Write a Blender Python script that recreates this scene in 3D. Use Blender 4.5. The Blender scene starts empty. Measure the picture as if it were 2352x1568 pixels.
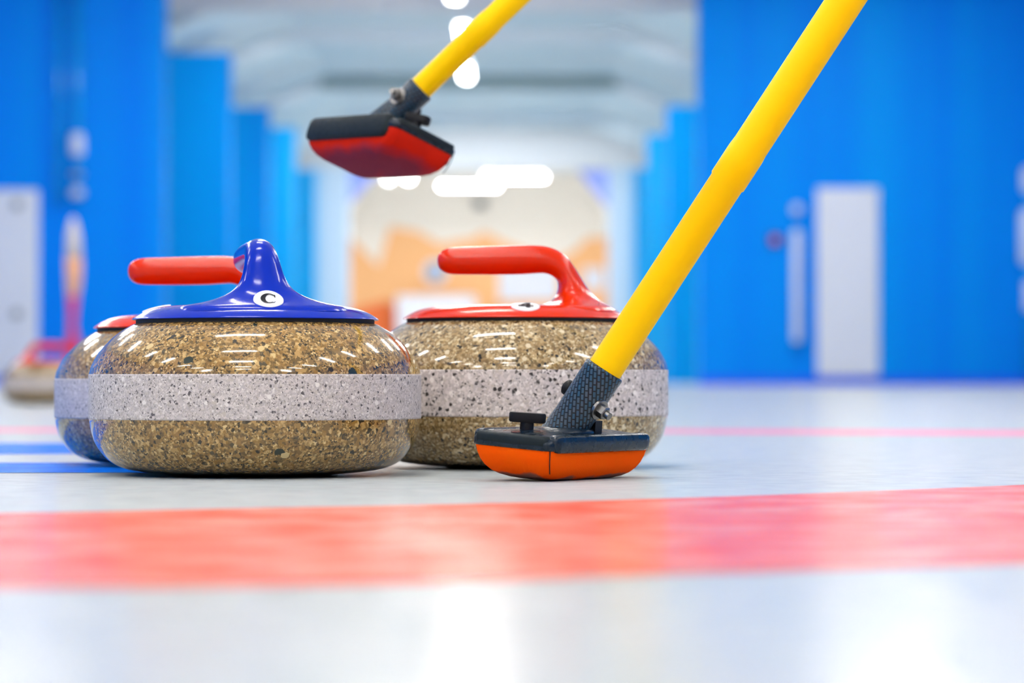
import bpy, bmesh, math, random
from mathutils import Vector, Matrix
from mathutils.bvhtree import BVHTree

random.seed(7)
SC = bpy.context.scene
COL = SC.collection
PI = math.pi

# ------------------------------------------------------------------ camera
F = 6860.0                      # focal length in pixels of the 2352 x 1568 frame (105 mm)
CAM_H = 0.084
PITCH = math.atan(86.0 / F)
cam_d = bpy.data.cameras.new('camera')
cam = bpy.data.objects.new('camera', cam_d)
COL.objects.link(cam)
cam.location = (0, 0, CAM_H)
cam.rotation_euler = (PI / 2 + PITCH, 0, 0)
cam_d.sensor_width = 36.0
cam_d.lens = F * 36.0 / 2352.0
cam_d.clip_start = 0.02
cam_d.clip_end = 300
cam_d.dof.use_dof = True
cam_d.dof.focus_distance = 2.50
cam_d.dof.aperture_fstop = 6.0
SC.camera = cam

FWD = Vector((0, math.cos(PITCH), math.sin(PITCH)))
UPV = Vector((0, -math.sin(PITCH), math.cos(PITCH)))


def at(px, py, D):
    """world point on the plane Y = D seen at photo pixel (px, py)"""
    d = Vector((1, 0, 0)) * ((px - 1176) / F) + UPV * ((784 - py) / F) + FWD
    return Vector((0, 0, CAM_H)) + d * (D / d.y)


def on_ice(px, py):
    d = Vector((1, 0, 0)) * ((px - 1176) / F) + UPV * ((784 - py) / F) + FWD
    return Vector((0, 0, CAM_H)) + d * (-CAM_H / d.z)


# ------------------------------------------------------------------ colour management
vs = SC.view_settings
vs.view_transform = 'Standard'
vs.look = 'None'
vs.gamma = 1.0
vs.use_curve_mapping = False
vs.exposure = 0.5
SC.cycles.max_bounces = 4
SC.cycles.diffuse_bounces = 3
SC.cycles.glossy_bounces = 2
SC.cycles.caustics_reflective = False
SC.cycles.caustics_refractive = False
SC.cycles.adaptive_threshold = 0.04
SC.cycles.use_denoising = True
SC.cycles.blur_glossy = 0.5

w = bpy.data.worlds.new('world')
SC.world = w
w.use_nodes = True
w.node_tree.nodes['Background'].inputs[0].default_value = (0.85, 0.92, 1.0, 1)
w.node_tree.nodes['Background'].inputs[1].default_value = 0.25


# ------------------------------------------------------------------ materials
def srgb(r, g, b):
    f = lambda c: (c / 255 / 12.92) if c / 255 <= 0.04045 else ((c / 255 + 0.055) / 1.055) ** 2.4
    return (f(r), f(g), f(b), 1.0)


def mat(name, col, rough=0.5, spec=0.5, metal=0.0, coat=0.0, sheen=0.0, ior=1.45):
    m = bpy.data.materials.new(name)
    m.use_nodes = True
    b = m.node_tree.nodes['Principled BSDF']
    b.inputs['Base Color'].default_value = col
    b.inputs['Roughness'].default_value = rough
    b.inputs['Specular IOR Level'].default_value = spec
    b.inputs['Metallic'].default_value = metal
    b.inputs['Coat Weight'].default_value = coat
    b.inputs['Coat Roughness'].default_value = 0.05
    b.inputs['Sheen Weight'].default_value = sheen
    b.inputs['IOR'].default_value = ior
    return m


def nodes_of(m):
    nt = m.node_tree
    return nt, nt.nodes['Principled BSDF'], nt.nodes.new, nt.links.new


def add_noise_rough(m, lo, hi, scale, detail=4):
    nt, b, N, L = nodes_of(m)
    tc = N('ShaderNodeTexCoord')
    n = N('ShaderNodeTexNoise'); n.inputs['Scale'].default_value = scale; n.inputs['Detail'].default_value = detail
    mr = N('ShaderNodeMapRange'); mr.inputs['From Min'].default_value = 0.3; mr.inputs['From Max'].default_value = 0.7
    mr.inputs['To Min'].default_value = lo; mr.inputs['To Max'].default_value = hi
    L(tc.outputs['Object'], n.inputs['Vector']); L(n.outputs['Fac'], mr.inputs['Value'])
    L(mr.outputs['Result'], b.inputs['Roughness'])
    return m


def add_noise_color(m, c1, c2, scale, detail=4, lo=0.35, hi=0.65, stretch=None):
    nt, b, N, L = nodes_of(m)
    tc = N('ShaderNodeTexCoord')
    n = N('ShaderNodeTexNoise'); n.inputs['Scale'].default_value = scale; n.inputs['Detail'].default_value = detail
    r = N('ShaderNodeValToRGB')
    r.color_ramp.elements[0].position = lo; r.color_ramp.elements[0].color = c1
    r.color_ramp.elements[1].position = hi; r.color_ramp.elements[1].color = c2
    if stretch:
        mp = N('ShaderNodeMapping'); mp.inputs['Scale'].default_value = stretch
        L(tc.outputs['Object'], mp.inputs['Vector']); L(mp.outputs['Vector'], n.inputs['Vector'])
    else:
        L(tc.outputs['Object'], n.inputs['Vector'])
    L(n.outputs['Fac'], r.inputs['Fac']); L(r.outputs['Color'], b.inputs['Base Color'])
    return m


def add_bump(m, scale, strength, dist=0.001, detail=3):
    nt, b, N, L = nodes_of(m)
    tc = N('ShaderNodeTexCoord')
    n = N('ShaderNodeTexNoise'); n.inputs['Scale'].default_value = scale; n.inputs['Detail'].default_value = detail
    bp = N('ShaderNodeBump'); bp.inputs['Strength'].default_value = strength; bp.inputs['Distance'].default_value = dist
    L(tc.outputs['Object'], n.inputs['Vector']); L(n.outputs['Fac'], bp.inputs['Height'])
    L(bp.outputs['Normal'], b.inputs['Normal'])
    return m


def granite(name, pal, cell, blotch, rough, spec, seed, big=None, coat=0.0, tint=(1, 1, 1, 1)):
    """speckled granite: small random crystals in the palette, soft tonal patches, sparse large crystals.
    pal = [(position, colour), ...] of a stepped ramp"""
    m = mat(name, (0.4, 0.33, 0.24, 1), rough, spec, coat=coat)
    nt, b, N, L = nodes_of(m)
    tc = N('ShaderNodeTexCoord')
    off = N('ShaderNodeMapping'); off.inputs['Location'].default_value = (seed, seed * 0.7, -seed)
    L(tc.outputs['Object'], off.inputs['Vector'])
    # wobble the lookup so crystals are ragged
    wn = N('ShaderNodeTexNoise'); wn.inputs['Scale'].default_value = 500; wn.inputs['Detail'].default_value = 2
    L(off.outputs['Vector'], wn.inputs['Vector'])
    wob = N('ShaderNodeVectorMath'); wob.operation = 'MULTIPLY_ADD'
    wob.inputs[1].default_value = (0.0022, 0.0022, 0.0022)
    L(wn.outputs['Color'], wob.inputs[0]); L(off.outputs['Vector'], wob.inputs[2])
    vec = wob.outputs['Vector']

    def cells(size, ramp):
        v = N('ShaderNodeTexVoronoi'); v.inputs['Scale'].default_value = 1.0 / size
        L(vec, v.inputs['Vector'])
        s = N('ShaderNodeSeparateColor'); L(v.outputs['Color'], s.inputs['Color'])
        r = N('ShaderNodeValToRGB'); r.color_ramp.interpolation = 'CONSTANT'
        els = r.color_ramp.elements
        els[0].position = ramp[0][0]; els[0].color = ramp[0][1]
        els[1].position = ramp[1][0]; els[1].color = ramp[1][1]
        for p, c in ramp[2:]:
            e = els.new(p); e.color = c
        L(s.outputs['Red'], r.inputs['Fac'])
        return r.outputs['Color'], s.outputs['Green'], v

    def mix(fac, a, c, mode='MIX'):
        x = N('ShaderNodeMix'); x.data_type = 'RGBA'; x.blend_type = mode
        if hasattr(fac, 'links') or not isinstance(fac, float):
            L(fac, x.inputs['Factor'])
        else:
            x.inputs['Factor'].default_value = fac
        L(a, x.inputs['A'])
        if isinstance(c, tuple):
            x.inputs['B'].default_value = c
        else:
            L(c, x.inputs['B'])
        return x.outputs['Result']

    c1, g1, _ = cells(cell, pal)
    c2, g2, _ = cells(cell * 0.5, pal)
    # choose between fine and coarse crystals
    nz = N('ShaderNodeTexNoise'); nz.inputs['Scale'].default_value = 0.35 / cell; nz.inputs['Detail'].default_value = 2
    L(vec, nz.inputs['Vector'])
    mr = N('ShaderNodeMapRange'); mr.inputs['From Min'].default_value = 0.42; mr.inputs['From Max'].default_value = 0.58
    L(nz.outputs['Fac'], mr.inputs['Value'])
    c = mix(mr.outputs['Result'], c1, c2)
    # soft patches of another tone
    pn = N('ShaderNodeTexNoise'); pn.inputs['Scale'].default_value = 55; pn.inputs['Detail'].default_value = 3
    L(off.outputs['Vector'], pn.inputs['Vector'])
    pr = N('ShaderNodeMapRange'); pr.inputs['From Min'].default_value = 0.45; pr.inputs['From Max'].default_value = 0.75
    pr.inputs['To Max'].default_value = 0.55
    L(pn.outputs['Fac'], pr.inputs['Value'])
    c = mix(pr.outputs['Result'], c, blotch, 'MULTIPLY')
    # sparse large crystals
    for size, share, colr in (big or []):
        v = N('ShaderNodeTexVoronoi'); v.inputs['Scale'].default_value = 1.0 / size
        L(vec, v.inputs['Vector'])
        s = N('ShaderNodeSeparateColor'); L(v.outputs['Color'], s.inputs['Color'])
        gt = N('ShaderNodeMath'); gt.operation = 'LESS_THAN'; gt.inputs[1].default_value = share
        L(s.outputs['Blue'], gt.inputs[0])
        lt = N('ShaderNodeMath'); lt.operation = 'LESS_THAN'; lt.inputs[1].default_value = 0.42
        L(v.outputs['Distance'], lt.inputs[0])
        mu = N('ShaderNodeMath'); mu.operation = 'MULTIPLY'
        L(gt.outputs[0], mu.inputs[0]); L(lt.outputs[0], mu.inputs[1])
        c = mix(mu.outputs[0], c, colr)
    c = mix(1.0, c, tint, 'MULTIPLY')
    L(c, b.inputs['Base Color'])
    return m


# ------------------------------------------------------------------ object helpers
def link_mesh(name, bm, m, parent=None, smooth=True, loc=None, rot=None):
    me = bpy.data.meshes.new(name)
    bmesh.ops.recalc_face_normals(bm, faces=bm.faces[:])
    bm.to_mesh(me); bm.free()
    for p in me.polygons:
        p.use_smooth = smooth
    for mm in (m if isinstance(m, (list, tuple)) else [m]):
        me.materials.append(mm)
    o = bpy.data.objects.new(name, me)
    COL.objects.link(o)
    if parent:
        o.parent = parent
    if loc is not None:
        o.location = loc
    if rot is not None:
        o.rotation_euler = rot
    return o


def thing(name, label, cat, matrix=None, group=None):
    o = bpy.data.objects.new(name, None)
    o.empty_display_size = 0.05
    COL.objects.link(o)
    if matrix is not None:
        o.matrix_world = matrix
    o['label'] = label; o['category'] = cat
    if group: o['group'] = group
    return o


def tag(o, label, cat, group=None):
    o['label'] = label; o['category'] = cat
    if group: o['group'] = group
    return o


def struct(o, label=None):
    o['kind'] = 'structure'
    if label: o['label'] = label
    return o


def auto_smooth(o, ang=35):
    me = o.data
    bm = bmesh.new(); bm.from_mesh(me)
    for e in bm.edges:
        if len(e.link_faces) == 2 and e.calc_face_angle(0) > math.radians(ang):
            e.smooth = False
    bm.to_mesh(me); bm.free()
    return o


def bm_box(bm, lo, hi, bev=0.0, segs=2):
    r = bmesh.ops.create_cube(bm, size=1.0)
    vs_ = r['verts']
    lo, hi = Vector(lo), Vector(hi)
    for v in vs_:
        v.co = Vector((lo[i] + (v.co[i] + 0.5) * (hi[i] - lo[i]) for i in range(3)))
    if bev > 0:
        es = list({e for v in vs_ for e in v.link_edges})
        bmesh.ops.bevel(bm, geom=es, offset=bev, segments=segs, affect='EDGES', profile=0.5)
    return bm


def loft(bm, rings, cap0=True, cap1=True, close=True):
    """rings: list of lists of Vectors, same count"""
    R = [[bm.verts.new(p) for p in ring] for ring in rings]
    n = len(R[0])
    for a, c in zip(R[:-1], R[1:]):
        for i in range(n if close else n - 1):
            j = (i + 1) % n
            bm.faces.new((a[i], a[j], c[j], c[i]))
    if cap0: bm.faces.new(R[0])
    if cap1: bm.faces.new(list(reversed(R[-1])))
    return R


def lathe(bm, prof, seg=128, axis_close=True):
    rings = []
    for r, z in prof:
        rings.append([Vector((r * math.cos(2 * PI * i / seg), r * math.sin(2 * PI * i / seg), z)) for i in range(seg)])
    loft(bm, rings, cap0=prof[0][0] > 1e-6, cap1=prof[-1][0] > 1e-6)
    bmesh.ops.remove_doubles(bm, verts=bm.verts[:], dist=1e-6)
    return bm


def catmull(pts, sub=5):
    out = []
    P = [Vector(p) for p in pts]
    P = [P[0] * 2 - P[1]] + P + [P[-1] * 2 - P[-2]]
    for i in range(1, len(P) - 2):
        p0, p1, p2, p3 = P[i - 1], P[i], P[i + 1], P[i + 2]
        for k in range(sub):
            t = k / sub
            out.append(0.5 * ((2 * p1) + (p2 - p0) * t + (2 * p0 - 5 * p1 + 4 * p2 - p3) * t * t + (3 * p1 - p0 - 3 * p2 + p3) * t ** 3))
    out.append(P[-2])
    return out


def frame_of(d, hint=Vector((0, 0, 1))):
    d = d.normalized()
    x = hint.cross(d)
    if x.length < 1e-5:
        x = Vector((1, 0, 0)).cross(d)
    x.normalize()
    y = d.cross(x)
    return x, y, d


def tube_rings(p0, d, stations, seg=48, hint=Vector((0, 0, 1))):
    x, y, d = frame_of(d, hint)
    rings = []
    for t, r in stations:
        c = p0 + d * t
        rings.append([c + x * (r * math.cos(2 * PI * i / seg)) + y * (r * math.sin(2 * PI * i / seg)) for i in range(seg)])
    return rings


# ------------------------------------------------------------------ palette
S = srgb
# ---- ice
def ice_mat(name, c, patch=None, rlo=0.13, rhi=0.21, frost=0.45):
    m = mat(name, c, 0.2, 0.5, ior=1.31)
    nt, b, N, L = nodes_of(m)
    tc = N('ShaderNodeTexCoord')
    n = N('ShaderNodeTexNoise'); n.inputs['Scale'].default_value = 40; n.inputs['Detail'].default_value = 3
    L(tc.outputs['Object'], n.inputs['Vector'])
    mr = N('ShaderNodeMapRange'); mr.inputs['From Min'].default_value = 0.35; mr.inputs['From Max'].default_value = 0.65
    mr.inputs['To Min'].default_value = rlo; mr.inputs['To Max'].default_value = rhi
    L(n.outputs['Fac'], mr.inputs['Value']); L(mr.outputs['Result'], b.inputs['Roughness'])
    # frost scuffs of the pebbled surface
    n2 = N('ShaderNodeTexNoise'); n2.inputs['Scale'].default_value = 14; n2.inputs['Detail'].default_value = 4
    L(tc.outputs['Object'], n2.inputs['Vector'])
    r = N('ShaderNodeValToRGB')
    r.color_ramp.elements[0].position = 0.40; r.color_ramp.elements[0].color = c
    r.color_ramp.elements[1].position = 0.68; r.color_ramp.elements[1].color = patch or c
    L(n2.outputs['Fac'], r.inputs['Fac']); L(r.outputs['Color'], b.inputs['Base Color'])
    # pebble
    n3 = N('ShaderNodeTexNoise'); n3.inputs['Scale'].default_value = 160; n3.inputs['Detail'].default_value = 3
    L(tc.outputs['Object'], n3.inputs['Vector'])
    bp = N('ShaderNodeBump'); bp.inputs['Strength'].default_value = 0.07; bp.inputs['Distance'].default_value = 0.002
    L(n3.outputs['Fac'], bp.inputs['Height']); L(bp.outputs['Normal'], b.inputs['Normal'])
    df = N('ShaderNodeBsdfDiffuse'); L(r.outputs['Color'], df.inputs['Color'])
    mx = N('ShaderNodeMixShader'); mx.inputs['Fac'].default_value = frost
    L(b.outputs['BSDF'], mx.inputs[1]); L(df.outputs['BSDF'], mx.inputs[2])
    L(mx.outputs['Shader'], nt.nodes['Material Output'].inputs['Surface'])
    return m

M = {}
M['ice'] = ice_mat('white_ice', (0.44, 0.475, 0.485, 1), (0.47, 0.49, 0.50, 1))
M['ice_red'] = ice_mat('red_painted_ice', (0.70, 0.10, 0.06, 1), (0.72, 0.25, 0.19, 1))
M['ice_line'] = ice_mat('pink_painted_ice', (0.85, 0.20, 0.30, 1), (0.88, 0.35, 0.42, 1))
M['ice_blue'] = ice_mat('blue_painted_ice', (0.002, 0.13, 0.72, 1), (0.01, 0.20, 0.80, 1), frost=0.55)

# ---- walls
def blue_wall(name, c, c2, sc):
    m = mat(name, c, 0.5, 0.06)
    add_noise_color(m, c, c2, 1.0, 2, 0.35, 0.65, stretch=(sc, sc, 0.02))
    return m

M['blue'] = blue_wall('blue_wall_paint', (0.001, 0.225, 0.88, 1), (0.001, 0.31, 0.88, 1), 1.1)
M['blue2'] = blue_wall('bright_blue_wall_paint', (0.001, 0.25, 0.80, 1), (0.001, 0.31, 0.80, 1), 1.3)  # slightly greener base blue for the nearer wall steps
M['blue3'] = blue_wall('sky_blue_wall_paint', (0.003, 0.36, 0.86, 1), (0.02, 0.42, 0.86, 1), 1.0)  # lighter base blue for the deeper wall steps
M['pale'] = mat('pale_blue_paint', (0.32, 0.54, 0.76, 1), 0.5)
M['paler'] = mat('very_pale_blue_paint', (0.47, 0.60, 0.74, 1), 0.5)
M['white'] = mat('white_wall_paint', (0.84, 0.85, 0.88, 1), 0.55)
M['ceil'] = mat('pale_ceiling', (0.55, 0.72, 0.86, 1), 0.7)
add_noise_color(M['ceil'], (0.62, 0.79, 0.88, 1), (0.72, 0.83, 0.89, 1), 0.5, 2)
M['beam'] = mat('white_steel_beam', (0.72, 0.79, 0.86, 1), 0.5)
M['darkbeam'] = mat('grey_green_beam', (0.30, 0.40, 0.42, 1), 0.6)
M['lilac'] = mat('lilac_panel', (0.30, 0.38, 0.86, 1), 0.6)
M['header'] = mat('header_paint', (0.62, 0.64, 0.67, 1), 0.6)
M['door'] = mat('white_door_paint', (0.74, 0.77, 0.84, 1), 0.4)
M['endwall'] = mat('cream_end_wall', (0.93, 0.87, 0.80, 1), 0.7)
M['peach'] = mat('peach_mural_paint', (0.95, 0.52, 0.24, 1), 0.7)
M['orange_mural'] = mat('orange_mural_paint', (0.93, 0.20, 0.05, 1), 0.7)
M['box'] = mat('pale_lilac_white_box', (0.74, 0.78, 0.90, 1), 0.5)
M['grey'] = mat('grey_plastic', (0.25, 0.28, 0.30, 1), 0.5)
M['dark'] = mat('dark_plastic', (0.03, 0.04, 0.06, 1), 0.4)
M['skyb'] = mat('round_sign_blue', (0.30, 0.48, 0.78, 1), 0.5)
M['red_button'] = mat('red_button_plastic', (0.65, 0.05, 0.12, 1), 0.4)
M['pipe'] = mat('glossy_blue_pipe', (0.002, 0.33, 0.85, 1), 0.2)
M['pipe_white'] = mat('white_pipe_fitting', (0.68, 0.75, 0.90, 1), 0.3)
M['banner_red'] = mat('banner_red', (0.75, 0.03, 0.08, 1), 0.6)
M['banner_orange'] = mat('banner_orange', (0.92, 0.45, 0.18, 1), 0.6)
M['banner_cream'] = mat('banner_cream', (0.85, 0.74, 0.62, 1), 0.6)
M['housing'] = mat('lamp_housing_white', (0.8, 0.82, 0.84, 1), 0.5)


def emit(name, col, s):
    m = bpy.data.materials.new(name); m.use_nodes = True
    nt = m.node_tree
    b = nt.nodes['Principled BSDF']
    b.inputs['Base Color'].default_value = (0.8, 0.8, 0.8, 1)
    b.inputs['Emission Color'].default_value = col
    b.inputs['Emission Strength'].default_value = s
    return m

LAMP = 70.0
M['lamp'] = emit('lamp_diffuser_glow', (1.0, 0.95, 0.87, 1), LAMP)
M['beam_lamp'] = emit('beam_lamp_diffuser_glow', (1.0, 0.985, 0.96, 1), 125.0)
M['lamp_pass'] = emit('passage_lamp_diffuser_glow', (1.0, 0.985, 0.96, 1), 20.0)
M['lamp_far'] = emit('far_lamp_diffuser_glow', (1.0, 0.97, 0.93, 1), 125.0)
M['lintel_lamp'] = emit('lintel_lamp_diffuser_glow', (1.0, 0.96, 0.92, 1), 290.0)

# ---- stones
brown = [(0.0, S(58, 54, 50)), (0.12, S(112, 96, 72)), (0.26, S(158, 130, 94)), (0.42, S(134, 112, 82)), (0.56, S(184, 155, 118)),
         (0.70, S(150, 122, 78)), (0.80, S(206, 180, 146)), (0.91, S(88, 82, 74)), (0.96, S(226, 206, 178))]
M['granite_c'] = granite('brown_granite', brown, 0.0030, (0.72, 0.62, 0.45, 1), 0.10, 0.5, 0.31,
                         big=[(0.011, 0.035, S(48, 58, 58)), (0.009, 0.03, S(214, 196, 170))], coat=0.45, tint=(0.90, 0.79, 0.48, 1))
M['granite_bl'] = granite('brown_granite_dusky', brown, 0.0030, (0.70, 0.62, 0.48, 1), 0.10, 0.5, 2.7,
                          big=[(0.010, 0.03, S(48, 58, 58))], coat=0.5, tint=(0.88, 0.8, 0.58, 1))
tan = [(0.0, S(34, 32, 28)), (0.09, S(128, 110, 84)), (0.26, S(164, 140, 108)), (0.44, S(142, 122, 94)), (0.60, S(186, 164, 134)),
       (0.74, S(120, 104, 76)), (0.82, S(214, 198, 176)), (0.94, S(230, 220, 206))]
M['granite_4'] = granite('tan_flecked_granite', tan, 0.0027, (0.74, 0.66, 0.50, 1), 0.10, 0.5, 5.1,
                         big=[(0.0062, 0.13, S(222, 212, 200)), (0.0042, 0.07, S(34, 32, 30))], coat=0.45, tint=(0.88, 0.81, 0.60, 1))
greyp = [(0.0, S(96, 90, 90)), (0.06, S(174, 165, 160)), (0.24, S(196, 187, 184)), (0.45, S(184, 175, 174)), (0.62, S(210, 200, 196)),
         (0.80, S(190, 180, 170)), (0.90, S(222, 215, 210))]
M['band_c'] = granite('frosted_grey_band', greyp, 0.0019, (0.92, 0.91, 0.92, 1), 0.55, 0.35, 0.9, big=[(0.0027, 0.06, S(92, 88, 90)), (0.005, 0.05, S(226, 220, 214))], tint=(0.95, 0.935, 0.92, 1))
grey4 = [(0.0, S(62, 58, 58)), (0.09, S(174, 165, 162)), (0.26, S(196, 186, 184)), (0.45, S(182, 174, 172)), (0.62, S(208, 199, 196)),
         (0.80, S(184, 174, 166)), (0.90, S(222, 216, 212))]
M['band_4'] = granite('frosted_grey_band_with_black_specks', grey4, 0.0028, (0.88, 0.88, 0.92, 1), 0.55, 0.35, 3.3,
                      big=[(0.0046, 0.11, S(50, 46, 44)), (0.006, 0.05, S(226, 220, 216))], tint=(1.06, 1.04, 1.03, 1))
M['granite_far'] = granite('brown_granite_plain', brown, 0.004, (0.72, 0.66, 0.48, 1), 0.12, 0.5, 8.0, coat=0.3)
M['plastic_blue'] = mat('glossy_blue_plastic', (0.001, 0.020, 0.37, 1), 0.14, 0.25)
add_bump(M['plastic_blue'], 900, 0.05, 0.0004, 2)
M['plastic_red'] = mat('glossy_red_plastic', (0.62, 0.022, 0.001, 1), 0.16, 0.30)
add_bump(M['plastic_red'], 700, 0.05, 0.0004, 2)
M['gasket'] = mat('black_rubber_gasket', (0.012, 0.012, 0.014, 1), 0.7)
M['sticker'] = mat('white_sticker', (0.82, 0.83, 0.84, 1), 0.35)
M['ink'] = mat('black_ink', (0.012, 0.012, 0.015, 1), 0.5, 0.1)

# ---- brooms
M['pole'] = mat('yellow_lacquered_pole', (1.0, 0.58, 0.0, 1), 0.4, 0.12)
M['pole2'] = mat('lemon_yellow_lacquered_pole', (1.0, 0.62, 0.0, 1), 0.4, 0.12)
M['shell'] = mat('navy_black_glossy_plastic', (0.005, 0.013, 0.024, 1), 0.22, 0.3, coat=0.1)
add_noise_rough(M['shell'], 0.15, 0.42, 120)
M['rubber'] = mat('dark_grey_rubber', (0.012, 0.018, 0.021, 1), 0.5, 0.15)
add_noise_rough(M['rubber'], 0.4, 0.65, 200)
M['black'] = mat('matte_black_plastic', (0.008, 0.008, 0.010, 1), 0.45, 0.2)
M['steel'] = mat('worn_steel', (0.22, 0.21, 0.20, 1), 0.34, metal=1.0)


def fabric(name, c1, c2, dirt_bounce, seed, amt=0.85, soft=0.0018):
    m = mat(name, c1, 0.9, 0.04)
    nt, b, N, L = nodes_of(m)
    tc = N('ShaderNodeTexCoord')
    n = N('ShaderNodeTexNoise'); n.inputs['Scale'].default_value = 70; n.inputs['Detail'].default_value = 6
    L(tc.outputs['Object'], n.inputs['Vector'])
    mx = N('ShaderNodeMix'); mx.data_type = 'RGBA'
    mx.inputs['A'].default_value = c1; mx.inputs['B'].default_value = c2
    L(n.outputs['Fac'], mx.inputs['Factor'])
    # grey scuffed dirt worn into the orange sole; on red, painted violet bounce light
    sp = N('ShaderNodeSeparateXYZ'); L(tc.outputs['Object'], sp.inputs['Vector'])
    n2 = N('ShaderNodeTexNoise'); n2.inputs['Scale'].default_value = 26; n2.inputs['Detail'].default_value = 4
    mp = N('ShaderNodeMapping'); mp.inputs['Location'].default_value = (seed, 0, 0); mp.inputs['Scale'].default_value = (1, 1, 0.3)
    L(tc.outputs['Object'], mp.inputs['Vector']); L(mp.outputs['Vector'], n2.inputs['Vector'])
    ma = N('ShaderNodeMath'); ma.operation = 'MULTIPLY_ADD'; ma.inputs[1].default_value = -0.022; ma.inputs[2].default_value = 0.0080
    L(n2.outputs['Fac'], ma.inputs[0])
    sb = N('ShaderNodeMath'); sb.operation = 'ADD'; L(sp.outputs['Z'], sb.inputs[0]); L(ma.outputs[0], sb.inputs[1])
    mr = N('ShaderNodeMapRange'); mr.inputs['From Min'].default_value = -0.0005; mr.inputs['From Max'].default_value = soft
    mr.inputs['To Min'].default_value = amt; mr.inputs['To Max'].default_value = 0.0
    L(sb.outputs[0], mr.inputs['Value'])
    m2 = N('ShaderNodeMix'); m2.data_type = 'RGBA'; m2.inputs['B'].default_value = dirt_bounce
    L(mr.outputs['Result'], m2.inputs['Factor']); L(mx.outputs['Result'], m2.inputs['A'])
    L(m2.outputs['Result'], b.inputs['Base Color'])
    nb = N('ShaderNodeTexNoise'); nb.inputs['Scale'].default_value = 1400; nb.inputs['Detail'].default_value = 2
    L(tc.outputs['Object'], nb.inputs['Vector'])
    bp = N('ShaderNodeBump'); bp.inputs['Strength'].default_value = 0.5; bp.inputs['Distance'].default_value = 0.0006
    L(nb.outputs['Fac'], bp.inputs['Height']); L(bp.outputs['Normal'], b.inputs['Normal'])
    return m

M['pad_orange'] = fabric('orange_brush_fabric', (1.0, 0.085, 0.001, 1), (0.93, 0.11, 0.002, 1), (0.13, 0.10, 0.085, 1), 0.2)
M['pad_red'] = fabric('red_brush_fabric', (0.62, 0.020, 0.006, 1), (0.48, 0.016, 0.008, 1), (0.085, 0.040, 0.085, 1), 1.4, 0.75, 0.010)  # violet sole tone paints in light bounced up from the ice


def scale_mat():
    """moulded scale pattern of the broom socket"""
    m = mat('blue_grey_scaled_plastic', (0.02, 0.05, 0.09, 1), 0.28, 0.35, coat=0.1)
    nt, b, N, L = nodes_of(m)
    uv = N('ShaderNodeUVMap')
    mp = N('ShaderNodeMapping'); mp.inputs['Rotation'].default_value = (0, 0, math.radians(60))
    L(uv.outputs['UV'], mp.inputs['Vector'])
    br = N('ShaderNodeTexBrick')
    br.inputs['Color1'].default_value = (0.012, 0.062, 0.115, 1)
    br.inputs['Color2'].default_value = (0.055, 0.075, 0.10, 1)
    br.inputs['Mortar'].default_value = (0.003, 0.006, 0.010, 1)
    br.inputs['Scale'].default_value = 1.0
    br.inputs['Mortar Size'].default_value = 0.0007
    br.inputs['Mortar Smooth'].default_value = 0.4
    br.inputs['Brick Width'].default_value = 0.0054
    br.inputs['Row Height'].default_value = 0.0032
    L(mp.outputs['Vector'], br.inputs['Vector'])
    L(br.outputs['Color'], b.inputs['Base Color'])
    bp = N('ShaderNodeBump'); bp.invert = True; bp.inputs['Strength'].default_value = 0.6; bp.inputs['Distance'].default_value = 0.0006
    L(br.outputs['Fac'], bp.inputs['Height']); L(bp.outputs['Normal'], b.inputs['Normal'])
    return m

M['scales'] = scale_mat()

# ================================================================== the setting
HALL_Z = 5.6
bm = bmesh.new(); bm_box(bm, (-9, -9, -0.05), (9, 100, 0.0))
floor = struct(link_mesh('floor', bm, M['ice'], smooth=False), 'white pebbled curling ice with painted red band and blue stripes')


def marking(name, pts, z, m, label):
    bm = bmesh.new()
    vs_ = [bm.verts.new((p[0], p[1], z)) for p in pts]
    bm.faces.new(vs_)
    o = link_mesh(name, bm, m, floor, smooth=False)
    if o.data.polygons[0].normal.z < 0:
        o.data.flip_normals()
    o['label'] = label
    return o


def strip(name, far, near, z, m, label):
    """painted strip between two chains of photo points on the ice"""
    A = catmull([on_ice(*p) for p in far], 6)
    B = catmull([on_ice(*p) for p in near], 6)
    return marking(name, A + B[::-1], z, m, label)

strip('red_band', [(-500, 1187), (0, 1180), (520, 1169), (1155, 1156), (1750, 1138), (2352, 1114), (2700, 1098)],
      [(-500, 1364), (0, 1352), (450, 1350), (1000, 1340), (1600, 1318), (2352, 1296), (2800, 1282)], 0.0004, M['ice_red'], 'wide red band across the ice in front of the stones')
strip('red_line', [(-900, 981), (0, 984), (1176, 985), (2352, 989), (3200, 992)], [(-900, 989), (0, 992), (1176, 993), (2352, 1001), (3200, 1006)], 0.0004, M['ice_line'], 'thin red line across the ice behind the stones')
strip('blue_stripe', [(-900, 1062), (0, 1063), (240, 1062), (420, 1062)], [(-900, 1086), (0, 1086), (250, 1086), (470, 1087)], 0.0004, M['ice_blue'], 'blue stripe on the ice under the stone behind')
strip('blue_stripe', [(-900, 1017), (0, 1018), (240, 1018), (420, 1018)], [(-900, 1044), (0, 1043), (250, 1042), (420, 1042)], 0.0004, M['ice_blue'], 'second, farther blue stripe on the ice')

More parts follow.
